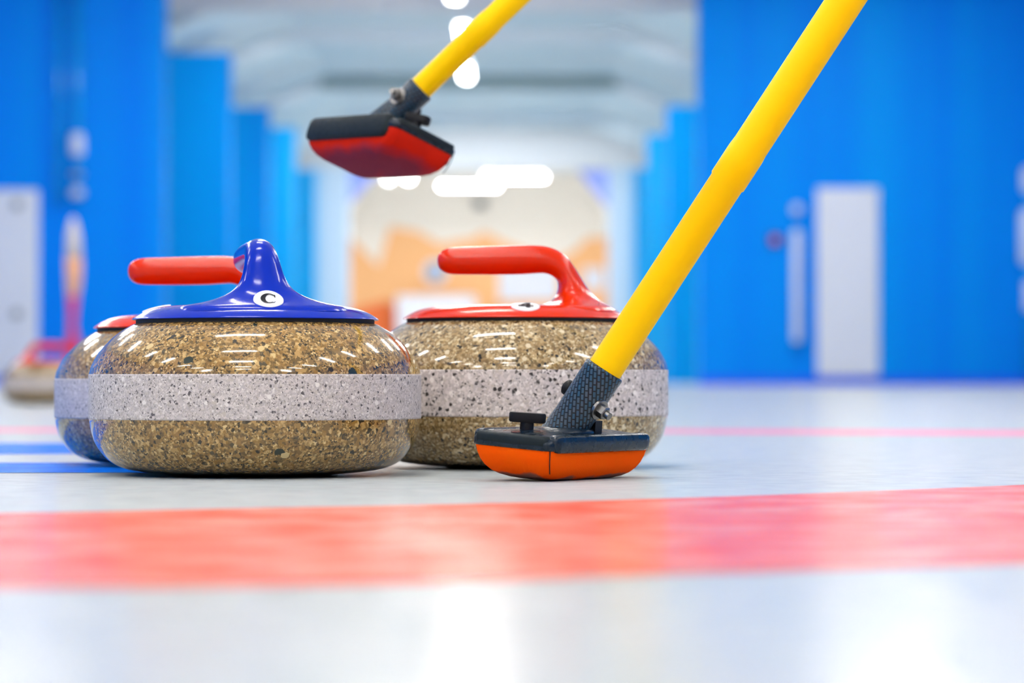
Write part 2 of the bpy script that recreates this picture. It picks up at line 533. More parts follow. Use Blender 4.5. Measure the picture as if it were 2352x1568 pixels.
# hall ceiling and shell
bm = bmesh.new(); bm_box(bm, (-9, -9, HALL_Z), (9, 42, HALL_Z + 0.1))
struct(link_mesh('ceiling', bm, M['white'], smooth=False), 'white ceiling of the curling hall')
bm = bmesh.new(); bm_box(bm, (-9.1, -9, 0), (-9, 42, HALL_Z))
struct(link_mesh('wall_left', bm, M['blue'], smooth=False), 'blue side wall of the hall')
bm = bmesh.new(); bm_box(bm, (9, -9, 0), (9.1, 42, HALL_Z))
struct(link_mesh('wall_right', bm, M['blue'], smooth=False), 'blue side wall of the hall')
bm = bmesh.new(); bm_box(bm, (-9, -9.1, 0), (9, -9, HALL_Z))
struct(link_mesh('wall_back', bm, M['white'], smooth=False), 'white wall behind the viewer')


def pier(name, x0, x1, D, ytop, m, label, thick=0.5, z0=0.0):
    """upright wall panel between pixel columns x0..x1 at depth D, its top at pixel row ytop"""
    a = at(x0, 870, D).x; b = at(x1, 870, D).x
    zt = at(1176, ytop, D).z if ytop is not None else HALL_Z
    bm = bmesh.new(); bm_box(bm, (min(a, b), D, z0), (max(a, b), D + thick, zt), 0.0)
    return struct(link_mesh(name, bm, m, smooth=False), label)

D1L, D1R = 38.0, 40.0
# left side: nearest wall, then the receding piers
pier('wall_front_left', -600, 375, D1L, None, M['blue'], 'tall blue end wall left of the passage')
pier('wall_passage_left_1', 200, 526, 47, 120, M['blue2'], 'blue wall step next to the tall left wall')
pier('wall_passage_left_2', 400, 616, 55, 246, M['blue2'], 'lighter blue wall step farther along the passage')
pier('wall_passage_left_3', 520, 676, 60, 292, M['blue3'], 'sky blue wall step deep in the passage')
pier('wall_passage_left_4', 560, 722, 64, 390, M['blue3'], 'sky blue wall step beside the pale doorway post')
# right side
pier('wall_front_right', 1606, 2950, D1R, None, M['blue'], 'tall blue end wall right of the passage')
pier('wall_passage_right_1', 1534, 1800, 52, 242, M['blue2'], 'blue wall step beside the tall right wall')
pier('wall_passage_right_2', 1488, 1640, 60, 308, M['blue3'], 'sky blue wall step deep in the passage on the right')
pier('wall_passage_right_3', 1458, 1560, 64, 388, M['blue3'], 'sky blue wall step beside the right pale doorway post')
# dark skirting line at the foot of the right wall
a, b = at(1606, 870, D1R).x, at(2950, 870, D1R).x
bm = bmesh.new(); bm_box(bm, (a, D1R - 0.03, 0), (b, D1R - 0.002, 0.11))
M['skirt'] = mat('deep_blue_skirting', (0.0015, 0.11, 0.90, 1), 0.4)
struct(link_mesh('baseboard_right', bm, M['skirt'], smooth=False), 'deep blue skirting along the foot of the right wall')
a, b = at(-600, 870, D1L).x, at(375, 870, D1L).x
bm = bmesh.new(); bm_box(bm, (a, D1L - 0.03, 0), (b, D1L - 0.002, 0.11))
struct(link_mesh('baseboard_left', bm, M['skirt'], smooth=False), 'deep blue skirting along the foot of the left wall')

# passage ceiling, upper walls and roof frames
XL, XR = -5.4, 3.7
bm = bmesh.new()
pts = [(-9, 5.25), (-5.6, 5.25), (-3.6, 6.05), (1.9, 6.05), (3.9, 5.25), (9, 5.25)]
lo = [bm.verts.new((x, 42, z)) for x, z in pts]; hi = [bm.verts.new((x, 88, z)) for x, z in pts]
for i in range(len(pts) - 1):
    bm.faces.new((lo[i], lo[i + 1], hi[i + 1], hi[i]))
o = link_mesh('ceiling_passage', bm, M['ceil'], smooth=False)
sm = o.modifiers.new('thickness', 'SOLIDIFY'); sm.thickness = 0.08
struct(o, 'pale blue sloping ceiling over the passage')
bm = bmesh.new(); bm_box(bm, (-9, 41.8, 5.25), (9, 42.0, 6.2))
# (gap closing gable above the hall ceiling)
struct(link_mesh('wall_gable', bm, M['white'], smooth=False), 'white gable above the hall ceiling')

for k, (D, m_) in enumerate([(43.8, M['beam']), (50, M['beam']), (58, M['darkbeam']), (66, M['beam'])]):  # nearest beam is unseen, added to carry an extra lamp
    bm = bmesh.new()
    bm_box(bm, (-3.75, D - 0.12, 5.72), (2.05, D + 0.12, 5.98))
    struct(link_mesh(f'trim_beam_{k + 1}', bm, m_, smooth=False), ['pale cross beam at the mouth of the passage', 'pale cross beam under the passage ceiling', 'grey green cross beam under the passage ceiling', 'far pale cross beam under the passage ceiling'][k])
    for (xa, za, xb, zb, sd) in [(-3.7, 5.86, -5.5, 5.16, 'left'), (2.0, 5.86, 3.8, 5.16, 'right')]:
        bm = bmesh.new()
        p = Vector((xa, D, za)); q = Vector((xb, D, zb))
        dv = (q - p)
        loft(bm, tube_rings(p, dv, [(0, 0.13), (dv.length, 0.13)], 12))
        struct(link_mesh(f'trim_brace_{sd}_{k + 1}', bm, M['beam'], smooth=True), 'pale slanting brace under the passage ceiling')

# doorway to the far room
DD = 70.0
def flat_box(name, x0, x1, y0, y1, D, m_, thick=0.3, z0=None, bev=0.0):
    p = at(x0, y0, D); q = at(x1, y1, D)
    bm = bmesh.new(); bm_box(bm, (p.x, D, q.z if z0 is None else z0), (q.x, D + thick, p.z), bev)
    return link_mesh(name, bm, m_, smooth=False)

struct(flat_box('wall_header', 560, 1640, 300, 388, DD, M['header'], 0.6), 'white header above the opening to the far room')
struct(flat_box('wall_upper', 520, 1700, 120, 300, DD + 0.5, M['ceil'], 0.2), 'pale blue wall above the header')
struct(flat_box('trim_post_left', 640, 800, 385, 880, DD - 0.1, M['paler'], 0.4, z0=0.0), 'pale post left of the opening to the far room')
struct(flat_box('trim_post_right', 1398, 1560, 385, 880, DD - 0.1, M['paler'], 0.4, z0=0.0), 'pale post right of the opening to the far room')
struct(flat_box('trim_jamb_left', 640, 742, 385, 880, DD - 0.4, M['pale'], 0.2, z0=0.0), 'light blue jamb left of the pale post')
struct(flat_box('trim_jamb_right', 1438, 1560, 385, 880, DD - 0.4, M['pale'], 0.2, z0=0.0), 'light blue jamb right of the pale post')

# far room
DE = 85.0
struct(flat_box('wall_far', 560, 1640, 150, 880, DE, M['endwall'], 0.2, z0=0.0), 'cream end wall of the far room')
for nm, xx in (('wall_far_left', -6.2), ('wall_far_right', 4.4)):
    bm = bmesh.new(); bm_box(bm, (xx - 0.1, DD + 0.6, 0), (xx + 0.1, DE, 6.0))
    struct(link_mesh(nm, bm, M['endwall'], smooth=False), 'cream side wall of the far room')
bm = bmesh.new()
bm_box(bm, (-9, 42, 0), (-8.9, 90, 6.2))
struct(link_mesh('wall_passage_left_outer', bm, M['white'], smooth=False), 'outer wall of the passage on the left')
bm = bmesh.new(); bm_box(bm, (8.9, 42, 0), (9, 90, 6.2))
struct(link_mesh('wall_passage_right_outer', bm, M['white'], smooth=False), 'outer wall of the passage on the right')


def poly_panel(name, pts, D, m_, thick=0.02, parent=None):
    bm = bmesh.new()
    f = [at(x, y, D) for x, y in pts]
    vs_ = [bm.verts.new(p) for p in f]
    face = bm.faces.new(vs_)
    r = bmesh.ops.extrude_face_region(bm, geom=[face])
    for v in r['geom']:
        if isinstance(v, bmesh.types.BMVert):
            v.co.y += thick
    return link_mesh(name, bm, m_, parent, smooth=False)

# lilac corner panels at the top of the opening
for pts, lb in (([(780, 380), (885, 380), (800, 470), (780, 480)], 'lilac corner panel at the top left of the far opening'),
                ([(1325, 388), (1410, 388), (1410, 478), (1398, 478)], 'lilac corner panel at the top right of the far opening')):
    struct(poly_panel('trim_corner_panel', pts, DD + 0.28, M['lilac'], 0.05), lb)

# mural on the end wall
mural = thing('wall_mural', 'peach and orange jagged mural on the cream end wall of the far room', 'mural', Matrix.Translation((at(1100, 870, DE).x, DE - 0.03, 0)))
def mural_part(name, pts, D, m_):
    o = poly_panel(name, pts, D, m_, 0.01)
    o.parent = mural; o.matrix_parent_inverse = mural.matrix_world.inverted()
    return o
bpy.context.view_layer.update()
mural_part('peach_peaks', [(770, 530), (805, 545), (870, 610), (895, 520), (960, 530), (1010, 560), (1090, 545), (1110, 530), (1170, 560), (1270, 600), (1320, 575), (1350, 545), (1420, 545), (1420, 880), (770, 880)], DE - 0.03, M['peach'])
mural_part('orange_slope', [(770, 730), (830, 705), (890, 690), (925, 720), (960, 790), (1000, 880), (770, 880)], DE - 0.05, M['orange_mural'])

o = tag(flat_box('cabinet', 910, 1092, 678, 880, DE - 1.2, M['box'], 0.6, z0=0.0, bev=0.04), 'low pale cabinet by the orange mural, left of the other', 'cabinet')
o = tag(flat_box('wall_board', 1146, 1282, 600, 690, DE - 0.12, M['box'], 0.12), 'pale rectangular board in the middle of the mural', 'board')
o = tag(flat_box('wall_board', 1340, 1388, 615, 665, DE - 0.12, M['box'], 0.12), 'small pale board at the right edge of the mural', 'board')
sg = thing('round_sign', 'small round blue sign with a dark centre on the peach mural', 'sign', Matrix.Translation(at(1000, 624, DE - 0.15)))
bm = bmesh.new(); loft(bm, tube_rings(Vector((0, 0, 0)), Vector((0, 1, 0)), [(0, 0.33), (0.05, 0.33)], 32)); link_mesh('disc', bm, M['box'], sg, smooth=False)
bm = bmesh.new(); loft(bm, tube_rings(Vector((0, -0.02, 0)), Vector((0, 1, 0)), [(0, 0.22), (0.03, 0.22)], 32)); link_mesh('ring', bm, M['skyb'], sg, smooth=False)
bm = bmesh.new(); loft(bm, tube_rings(Vector((0, -0.04, 0)), Vector((0, 1, 0)), [(0, 0.12), (0.03, 0.12)], 32)); link_mesh('dark_centre', bm, M['dark'], sg, smooth=False)
sp = thing('wall_speaker', 'small dark speaker high on the cream end wall below the lamps', 'speaker', Matrix.Translation(at(1103, 468, DE - 0.02)))
bm = bmesh.new(); bm_box(bm, (-0.17, -0.3, -0.14), (0.17, 0, 0.14), 0.03); link_mesh('body', bm, M['grey'], sp, smooth=False)
bm = bmesh.new(); loft(bm, tube_rings(Vector((0, -0.33, 0)), Vector((0, 1, 0)), [(0, 0.1), (0.03, 0.11)], 24)); link_mesh('grille', bm, M['dark'], sp, smooth=False)

# white boxes below the passage ceiling
for (x0, x1, y0, y1, lb) in [(1148, 1182, 212, 282, 'white upright box on the pale wall above the header, near the middle'),
                             (1363, 1392, 220, 282, 'white upright box on the pale wall above the header, to the right')]:
    tag(flat_box('wall_box', x0, x1, y0, y1, DD + 0.25, M['white'], 0.2, bev=0.03), lb, 'box')
c = at(1484, 258, DD - 1.0)
bm = bmesh.new(); bmesh.ops.create_uvsphere(bm, u_segments=24, v_segments=16, radius=0.19)
tag(link_mesh('globe_lamp', bm, M['housing'], loc=c), 'round white globe on the pale wall at the right end of the header', 'lamp')

# doors on the two blue end walls
def door(name, x0, x1, y0, y1, D, lb, studs):
    p = at(x0, y0, D); q = at(x1, y1, D)
    bm = bmesh.new(); bm_box(bm, (p.x, D - 0.05, max(q.z, 0.12)), (q.x, D - 0.002, p.z), 0.02)
    o = struct(link_mesh(name, bm, M['door'], smooth=False), lb)
    for (sx, sy) in studs:
        c = at(sx, sy, D - 0.06)
        bm = bmesh.new(); bmesh.ops.create_uvsphere(bm, u_segments=16, v_segments=10, radius=0.065)
        for v in bm.verts: v.co.y *= 0.5
        link_mesh('door_stud', bm, M['grey'], o, loc=c)
    return o
door('door_1', -190, 88, 436, 868, D1L, 'white door panel with grey studs in the left blue wall', [(40, 470), (38, 720)])
door('door_2', 1876, 2018, 432, 864, D1R, 'narrow white door in the right blue wall', [])

# fixtures on the walls
def pipe_run(name, px, D, y0, y1, r, lb, fits):
    top = at(px, y0, D); bot = at(px, y1, D)
    t = thing(name, lb, 'pipe', Matrix.Translation((top.x, D - r - 0.02, bot.z)))
    h = top.z - bot.z
    bm = bmesh.new(); loft(bm, tube_rings(Vector((0, 0, 0)), Vector((0, 0, 1)), [(0, r), (h, r)], 20))
    link_mesh('pipe', bm, M['pipe'], t)
    for (ya, yb, fr, m_) in fits:
        za = at(px, yb, D).z - bot.z; zb = at(px, ya, D).z - bot.z
        bm = bmesh.new()
        mid = (za + zb) / 2
        loft(bm, tube_rings(Vector((0, 0, 0)), Vector((0, 0, 1)), [(za, fr * 0.6), (za + 0.06, fr), (zb - 0.06, fr), (zb, fr * 0.6)], 20))
        link_mesh('fitting', bm, m_, t)
    return t
pipe_run('wall_pipe', 180, D1L, -60, 470, 0.06, 'light blue wall pipe with white fittings, above the torch shaped banner',
         [(305, 362, 0.085, M['pipe_white']), (392, 412, 0.08, M['pipe_white']), (432, 456, 0.09, M['pipe_white'])])
pipe_run('wall_pipe', 138, D1L, -60, 470, 0.05, 'slim light blue wall pipe left of the one with white fittings', [])
pipe_run('wall_pipe', 1829, D1R, 515, 805, 0.05, 'slim pale upright pipe beside the narrow white door', [(524, 790, 0.062, M['pipe_white']), (470, 492, 0.075, M['pipe_white'])])
pipe_run('wall_pipe', 2362, D1R, 380, 860, 0.06, 'white pipe at the right edge of the blue wall', [(385, 445, 0.10, M['pipe_white']), (480, 610, 0.13, M['pipe_white']), (640, 720, 0.07, M['pipe_white'])])
al = thing('alarm_button', 'small red alarm button on the blue wall left of the white door', 'button', Matrix.Translation(at(1780, 551, D1R - 0.029)))
bm = bmesh.new(); bm_box(bm, (-0.09, -0.03, -0.09), (0.09, 0.03, 0.09), 0.02)
M['navy'] = mat('navy_plate', (0.01, 0.05, 0.25, 1), 0.5)
link_mesh('back_plate', bm, M['navy'], al, smooth=False)
bm = bmesh.new(); loft(bm, tube_rings(Vector((0, -0.06, 0)), Vector((0, 1, 0)), [(0, 0.05), (0.04, 0.055)], 24)); link_mesh('button', bm, M['red_button'], al, smooth=False)

# torch shaped banner by the left wall
DB = 30.0
bz = at(168, 795, DB)
ban = thing('feather_banner', 'narrow upright banner, cream above orange above red, in front of the left blue wall', 'banner', Matrix.Translation((bz.x, DB, 0)))
def banner_seg(name, rows, m_):
    bm = bmesh.new()
    rings = []
    for (y, xa, xb) in rows:
        a = at(xa, y, DB); b = at(xb, y, DB)
        c = (a + b) / 2; rx = (b.x - a.x) / 2
        rings.append([Vector((c.x - bz.x + rx * math.cos(2 * PI * i / 24), 0.5 * rx * math.sin(2 * PI * i / 24), c.z)) for i in range(24)])
    loft(bm, rings)
    return link_mesh(name, bm, m_, ban)
banner_seg('cream_tip', [(500, 166, 170), (512, 160, 177), (540, 154, 183), (590, 152, 187)], M['banner_cream'])
banner_seg('orange_body', [(590, 152, 187), (630, 152, 187), (660, 153, 184), (680, 155, 180)], M['banner_orange'])
banner_seg('red_stem', [(680, 155, 180), (710, 157, 177), (750, 157, 174), (775, 155, 180), (800, 153, 186), (860, 153, 186), (888, 150, 189)], M['banner_red'])

# ------------------------------------------------------------------ lamps
def make_lamp(x, y, z, lx, ly, m_, lb, grp, name='ceiling_light'):
    t = thing(name, lb, 'ceiling light', Matrix.Translation((x, y, z)), grp)
    bm = bmesh.new(); bm_box(bm, (-lx / 2 - 0.02, -ly / 2 - 0.02, 0.0), (lx / 2 + 0.02, ly / 2 + 0.02, 0.07), 0.01)
    link_mesh('housing', bm, M['housing'], t, smooth=False)
    bm = bmesh.new(); bm_box(bm, (-lx / 2, -ly / 2, -0.03), (lx / 2, ly / 2, -0.001))
    link_mesh('diffuser', bm, m_, t, smooth=False)
    for s in (-0.35, 0.35):
        bm = bmesh.new()
        p = Vector((s * lx if lx > ly else 0, s * ly if ly > lx else 0, 0.06))
        loft(bm, tube_rings(p, Vector((0, 0, 1)), [(0, 0.006), (0.30, 0.006)], 8))
        link_mesh('hanger', bm, M['housing'], t)
    return t

def dup(root, loc, label=None):
    r = root.copy(); COL.objects.link(r); r.location = loc
    if label: r['label'] = label
    for ch in root.children:
        cc = ch.copy(); COL.objects.link(cc); cc.parent = r
        cc.matrix_parent_inverse = ch.matrix_parent_inverse
    return r

G1 = 'ceiling lamps over the near ice'
first = None
for yy in (-6.5, -4.0, -1.5, 1.0, 3.5, 7.0, 11.0, 15.0, 19.0, 23.0, 27.0, 30.5, 33.5, 36.5):
    for xx in (-5.6, -0.8, 4.4):
        if yy > 34 and xx < -2: continue
        if first is None:
            first = make_lamp(xx, yy, HALL_Z - 0.36, 1.5, 0.14, M['lamp'], 'white linear lamp hung across the hall over the near ice', G1)
        else:
            dup(first, (xx, yy, HALL_Z - 0.36))
# lamps along the middle of the passage ceiling
for (px, py, D, lb) in [(1042, -26, 35.4, 'passage ceiling lamp at the top edge of the picture'), (1065, 74, 40.6, 'passage ceiling lamp partly behind the upper broom pole'),
                        (1070, 166, 46.0, 'passage ceiling lamp just below the upper broom pole')]:
    p = at(px, py, D)
    make_lamp(p.x, D, p.z, 0.13, 1.7, M['lamp_pass'], lb, None)
for k, D in enumerate((50.0, 58.0, 66.0)):  # unseen lamps added behind the beams to brighten the passage
    make_lamp(-0.85, D + 0.26, 5.80, 4.6, 0.14, M['beam_lamp'], ['long lamp fixed to the back of the first cross beam in the passage', 'long lamp fixed to the back of the grey green cross beam in the passage', 'long lamp fixed to the back of the far cross beam in the passage'][k], None)
# far room lamps
make_lamp(-0.85, 73.4, 5.55, 4.6, 0.14, M['lintel_lamp'], 'long lamp inside the far room above the white header, out of sight', None)  # added behind the header, unseen, to brighten the far room
make_lamp(-0.85, 44.1, 5.86, 4.6, 0.14, M['beam_lamp'], 'long lamp on the back of the first passage beam, above the picture', None)  # added out of view to light the nearest wall step
for (px, py, D, lb) in [(1078, 426, 78.0, 'lower left of the two long lamps in the far room'), (1182, 406, 74.5, 'upper right of the two long lamps in the far room')]:
    p = at(px, py, D)
    make_lamp(p.x, D, p.z, 1.45, 0.14, M['lamp_far'], lb, None)
for (px, py, D, lb) in [(893, 408, 77.0, 'dimmer round lamp under the red broom head'), (938, 406, 77.0, 'round lamp under the red broom head, right of the dimmer one')]:
    p = at(px, py, D)
    t = thing('spot_lamp', lb, 'lamp', Matrix.Translation(p))
    bm = bmesh.new(); loft(bm, tube_rings(Vector((0, 0, 0)), Vector((0, 0, 1)), [(0, 0.10), (0.2, 0.08)], 20)); link_mesh('housing', bm, M['housing'], t)
    bm = bmesh.new(); bmesh.ops.create_uvsphere(bm, u_segments=16, v_segments=10, radius=0.09); link_mesh('bulb', bm, emit('spot_bulb_glow', (1, 0.98, 0.95, 1), 14 if px < 900 else 30), t)
    bm = bmesh.new(); loft(bm, tube_rings(Vector((0, 0, 0.19)), Vector((0, 0, 1)), [(0, 0.01), (0.8, 0.01)], 8)); link_mesh('hanger', bm, M['housing'], t)

# ================================================================== curling stones
LOW = [(0.0585, 0.0022), (0.0610, 0.0004), (0.0650, 0.0), (0.0690, 0.0005), (0.0800, 0.0014), (0.1020, 0.0036), (0.1170, 0.0070), (0.1285, 0.0135), (0.1383, 0.0255), (0.1428, 0.0370), (0.1452, 0.0496)]
TOPP = [(0.1452, 0.0878), (0.1428, 0.0962), (0.1360, 0.1081), (0.1232, 0.1215), (0.1090, 0.1310), (0.1020, 0.1333), (0.0960, 0.1340)]


def zmap(z, b0, b1, top):
    if z <= 0.0496: return z * b0 / 0.0496
    if z <= 0.0878: return b0 + (z - 0.0496) * (b1 - b0) / (0.0878 - 0.0496)
    return b1 + (z - 0.0878) * (top - b1) / (0.1340 - 0.0878)


HANDLE = [  # outer (x, z), inner (x, z), half width across
    ((-0.0752, 0.0563), (-0.0752, 0.0562), 0.0002), ((-0.0749, 0.0595), (-0.0749, 0.0530), 0.0034), ((-0.0738, 0.0625), (-0.0738, 0.0500), 0.0064),
    ((-0.0715, 0.0652), (-0.0715, 0.0470), 0.0092), ((-0.0675, 0.0674), (-0.0675, 0.0446), 0.0114), ((-0.061, 0.0690), (-0.061, 0.0432), 0.0126),
    ((-0.045, 0.0697), (-0.045, 0.0428), 0.0131), ((-0.02, 0.0704), (-0.02, 0.0428), 0.0134), ((0.003, 0.0709), (0.003, 0.0432), 0.0134), ((0.019, 0.0710), (0.017, 0.0440), 0.0134),
    ((0.0310, 0.0696), (0.0262, 0.0443), 0.0137), ((0.0408, 0.0658), (0.0325, 0.0428), 0.0142), ((0.0490, 0.0595), (0.0370, 0.0398), 0.0151),
    ((0.0556, 0.0510), (0.0396, 0.0360), 0.0166), ((0.0614, 0.0415), (0.0402, 0.0312), 0.0187), ((0.0668, 0.0328), (0.0394, 0.0264), 0.0222),
    ((0.0728, 0.0250), (0.0370, 0.0218), 0.0285), ((0.0795, 0.0188), (0.0330, 0.0178), 0.0390), ((0.0868, 0.0140), (0.0265, 0.0146), 0.0530),
    ((0.0940, 0.0102), (0.0150, 0.0122), 0.0690), ((0.0985, 0.0060), (0.002, 0.0060), 0.0760)]
PLATE = [(0.0001, 0.0132), (0.03, 0.0132), (0.055, 0.0132), (0.0750, 0.0124), (0.0845, 0.0112), (0.0930, 0.0090), (0.1000, 0.0060), (0.1050, 0.0030), (0.1076, 0.0012), (0.1080, 0.0004), (0.1070, 0.0)]


def make_handle_bm():
    bm = bmesh.new()
    # smooth the control rings along the sweep
    ctl = [Vector((o[0], o[1], i[0], i[1], b)) if False else (o[0], o[1], i[0], i[1], b) for o, i, b in HANDLE]
    dens = []
    n = len(ctl)
    for k in range(n - 1):
        p = [ctl[max(0, k - 1)], ctl[k], ctl[k + 1], ctl[min(n - 1, k + 2)]]
        sub = 3
        for s in range(sub):
            t = s / sub
            dens.append([0.5 * (2 * p[1][q] + (p[2][q] - p[0][q]) * t + (2 * p[0][q] - 5 * p[1][q] + 4 * p[2][q] - p[3][q]) * t * t + (3 * p[1][q] - p[0][q] - 3 * p[2][q] + p[3][q]) * t ** 3) for q in range(5)])
    dens.append(list(ctl[-1]))
    rings = []
    seg = 56
    for ox, oz, ix, iz, b in dens:
        c = Vector(((ox + ix) / 2, 0, (oz + iz) / 2)); h = Vector(((ox - ix) / 2, 0, (oz - iz) / 2))
        rings.append([c + h * math.cos(2 * PI * i / seg) + Vector((0, b * math.sin(2 * PI * i / seg), 0)) for i in range(seg)])
    loft(bm, rings)
    prof = catmull([(r, z, 0) for r, z in PLATE], 4)
    b2 = bmesh.new()
    lathe(b2, [(p[0], p[1]) for p in prof] + [(0.0001, 0.0)], 128)
    me = bpy.data.meshes.new('tmp'); b2.to_mesh(me); b2.free(); bm.from_mesh(me); bpy.data.meshes.remove(me)
    bmesh.ops.recalc_face_normals(bm, faces=bm.faces[:])
    return bm


def glyph(ch):
    """quads (in a unit em box, centred) that draw the letter"""
    q = []
    if ch == 'C':
        N_ = 26
        for k in range(N_):
            t0 = math.radians(48 + (312 - 48) * k / N_); t1 = math.radians(48 + (312 - 48) * (k + 1) / N_)
            def pts(t):
                w_ = 0.045 + 0.155 * max(0, -math.cos(t)) ** 0.8 + 0.035 * abs(math.sin(t))
                ro = Vector((0.44 * math.cos(t), 0.5 * math.sin(t))); 
                ri = Vector(((0.44 - w_ * 1.3) * math.cos(t), (0.5 - w_ * 1.05) * math.sin(t)))
                return ro, ri
            a, b = pts(t0); c, d = pts(t1)
            q.append((a, c, d, b))
        q.append((Vector((0.24, 0.40)), Vector((0.34, 0.42)), Vector((0.37, 0.14)), Vector((0.33, 0.14))))
        q.append((Vector((0.24, -0.40)), Vector((0.30, -0.44)), Vector((0.42, -0.30)), Vector((0.38, -0.28))))
    else:
        q.append((Vector((0.03, -0.55)), Vector((0.27, -0.55)), Vector((0.27, 0.55)), Vector((0.03, 0.55))))
        q.append((Vector((-0.42, -0.30)), Vector((0.45, -0.30)), Vector((0.45, -0.08)), Vector((-0.42, -0.08))))
        q.append((Vector((-0.42, -0.26)), Vector((-0.20, -0.16)), Vector((0.22, 0.55)), Vector((0.03, 0.55))))
    return q


def sticker(handle, bvh, x, y, rad, ch, upx, upy, name_letter, label=None):
    """thin white disc laid on the handle at local (x, y), with its letter"""
    loc, nor, _, _ = bvh.ray_cast(Vector((x, y, 0.2)), Vector((0, 0, -1)))
    # average the normal over the footprint
    nsum = Vector((0, 0, 0))
    for dx in (-0.6, 0, 0.6):
        for dy in (-0.6, 0, 0.6):
            h = bvh.ray_cast(Vector((x + dx * rad, y + dy * rad, 0.2)), Vector((0, 0, -1)))
            if h[0]: nsum += h[1]
    nor = nsum.normalized()
    up = Vector((upx, upy, 0)); up = (up - nor * up.dot(nor)).normalized()
    rt = up.cross(nor).normalized()

    def proj(u, v, off):
        p = loc + rt * u + up * v
        h = bvh.ray_cast(p + nor * 0.02, -nor)
        base = h[0] if h[0] and (h[0] - p).length < 0.012 else p
        base = base * 0.55 + p * 0.45
        if (base - p).dot(nor) < 0 and h[0]:
            pass
        return base + nor * off
    bm = bmesh.new()
    rings = []
    for k in range(7):
        r = rad * k / 6
        rings.append([proj(r * math.cos(2 * PI * i / 40), r * math.sin(2 * PI * i / 40), 0.0011) for i in range(40)])
    rings.append([proj(rad * 1.01 * math.cos(2 * PI * i / 40), rad * 1.01 * math.sin(2 * PI * i / 40), -0.0012) for i in range(40)])
    loft(bm, rings, cap0=False, cap1=False)
    bmesh.ops.remove_doubles(bm, verts=bm.verts[:], dist=1e-7)
    o = link_mesh('letter_sticker' if ch == 'C' else 'number_sticker', bm, M['sticker'], handle)
    # lettering belongs to the sticker's face: same handle, its own sub-part
    bm = bmesh.new()
    em = rad * 1.22
    for quad in glyph(ch):
        n = 4
        a, b, c, d = quad
        grid = []
        for i in range(n + 1):
            row = []
            for j in range(n + 1):
                s, t = i / n, j / n
                p = (a * (1 - s) + b * s) * (1 - t) + (d * (1 - s) + c * s) * t
                row.append(bm.verts.new(proj(p.x * em, p.y * em, 0.0018)))
            grid.append(row)
        for i in range(n):
            for j in range(n):
                bm.faces.new((grid[i][j], grid[i + 1][j], grid[i + 1][j + 1], grid[i][j + 1]))
    l = link_mesh(name_letter, bm, M['ink'], handle, smooth=False)
    if (l.data.polygons[0].normal.dot(nor)) < 0:
        l.data.flip_normals()
    return o


HBM = make_handle_bm()
H_ME = bpy.data.meshes.new('handle'); HBM.to_mesh(H_ME)
H_BVH = BVHTree.FromBMesh(HBM)
for p in H_ME.polygons: p.use_smooth = True


def curling_stone(pxc, D, label, rotz, b0, b1, top, gm, bandm, hm, stickers, rscale=1.0):
    c = at(pxc, 870, D)
    t = thing('curling_stone', label, 'curling stone', Matrix.Translation((c.x, D, 0)) @ Matrix.Rotation(rotz, 4, 'Z'))
    low = [(p[0] * rscale, zmap(p[1], b0, b1, top)) for p in catmull([(r, z, 0) for r, z in LOW], 4)]
    up = [(p[0] * rscale, zmap(p[1], b0, b1, top)) for p in catmull([(r, z, 0) for r, z in TOPP], 4)]
    # polished granite: one body, its waist a hair inside the striking band
    body = low + [(0.1450 * rscale, b0 + 0.001), (0.1450 * rscale, b1 - 0.001)] + up + [(0.0001, top)]
    body = [(0.0001, 0.0040)] + body
    bm = bmesh.new(); lathe(bm, body, 160)
    link_mesh('granite_body', bm, gm, t)
    bm = bmesh.new()
    lathe(bm, [(0.1448 * rscale, b0 - 0.0004), (0.1454 * rscale, b0 - 0.0002), (0.14555 * rscale, b0 + 0.0012), (0.14555 * rscale, b1 - 0.0012), (0.1454 * rscale, b1 + 0.0002), (0.1448 * rscale, b1 + 0.0004)], 160)
    o = link_mesh('striking_band', bm, bandm, t); o['label'] = 'pale frosted band around the waist'
    bm = bmesh.new(); lathe(bm, [(0.0001, top - 0.001), (0.1045, top - 0.001), (0.1045, top + 0.0022), (0.0001, top + 0.0022)], 96)
    link_mesh('gasket', bm, M['gasket'], t, smooth=False)
    me = H_ME.copy(); me.materials.append(hm)
    h = bpy.data.objects.new('handle', me); COL.objects.link(h); h.parent = t; h.location = (0, 0, top + 0.0018)
    for (x, y, rad, ch, ux, uy, nm) in stickers:
        sticker(h, H_BVH, x, y, rad, ch, ux, uy, nm)
    return t

# handle local +x is the neck side
D_C = 2.624
rotC = math.radians(-90 + 12)
curling_stone(587, D_C, 'curling stone with glossy blue handle and white C sticker, nearest of all', rotC, 0.0496, 0.0878, 0.1335, M['granite_c'], M['band_c'], M['plastic_blue'],
              [(0.0838, 0.0005, 0.0128, 'C', -1, 0.12, 'letter'), (-0.020, -0.0850, 0.0128, 'C', 0, 1, 'letter'), (-0.020, 0.0850, 0.0128, 'C', 0, -1, 'letter')])
D_4 = 2.857
curling_stone(1185, D_4, 'curling stone with red handle and number 4 sticker, behind the orange brush', 0.0, 0.0498, 0.0923, 0.1390, M['granite_4'], M['band_4'], M['plastic_red'],
              [(0.0088, -0.0875, 0.0133, '4', 0, 1, 'number')])
D_B = 2.925
curling_stone(470, D_B, 'curling stone with red handle half hidden behind the blue-handled stone', 0.0, 0.0467, 0.0840, 0.1314, M['granite_bl'], M['band_c'], M['plastic_red'], [])
D_F = 9.85
curling_stone(106, D_F, 'small distant curling stone with red handle at the left edge of the ice', PI, 0.048, 0.086, 0.1330, M['granite_far'], M['band_c'], M['plastic_red'], [])


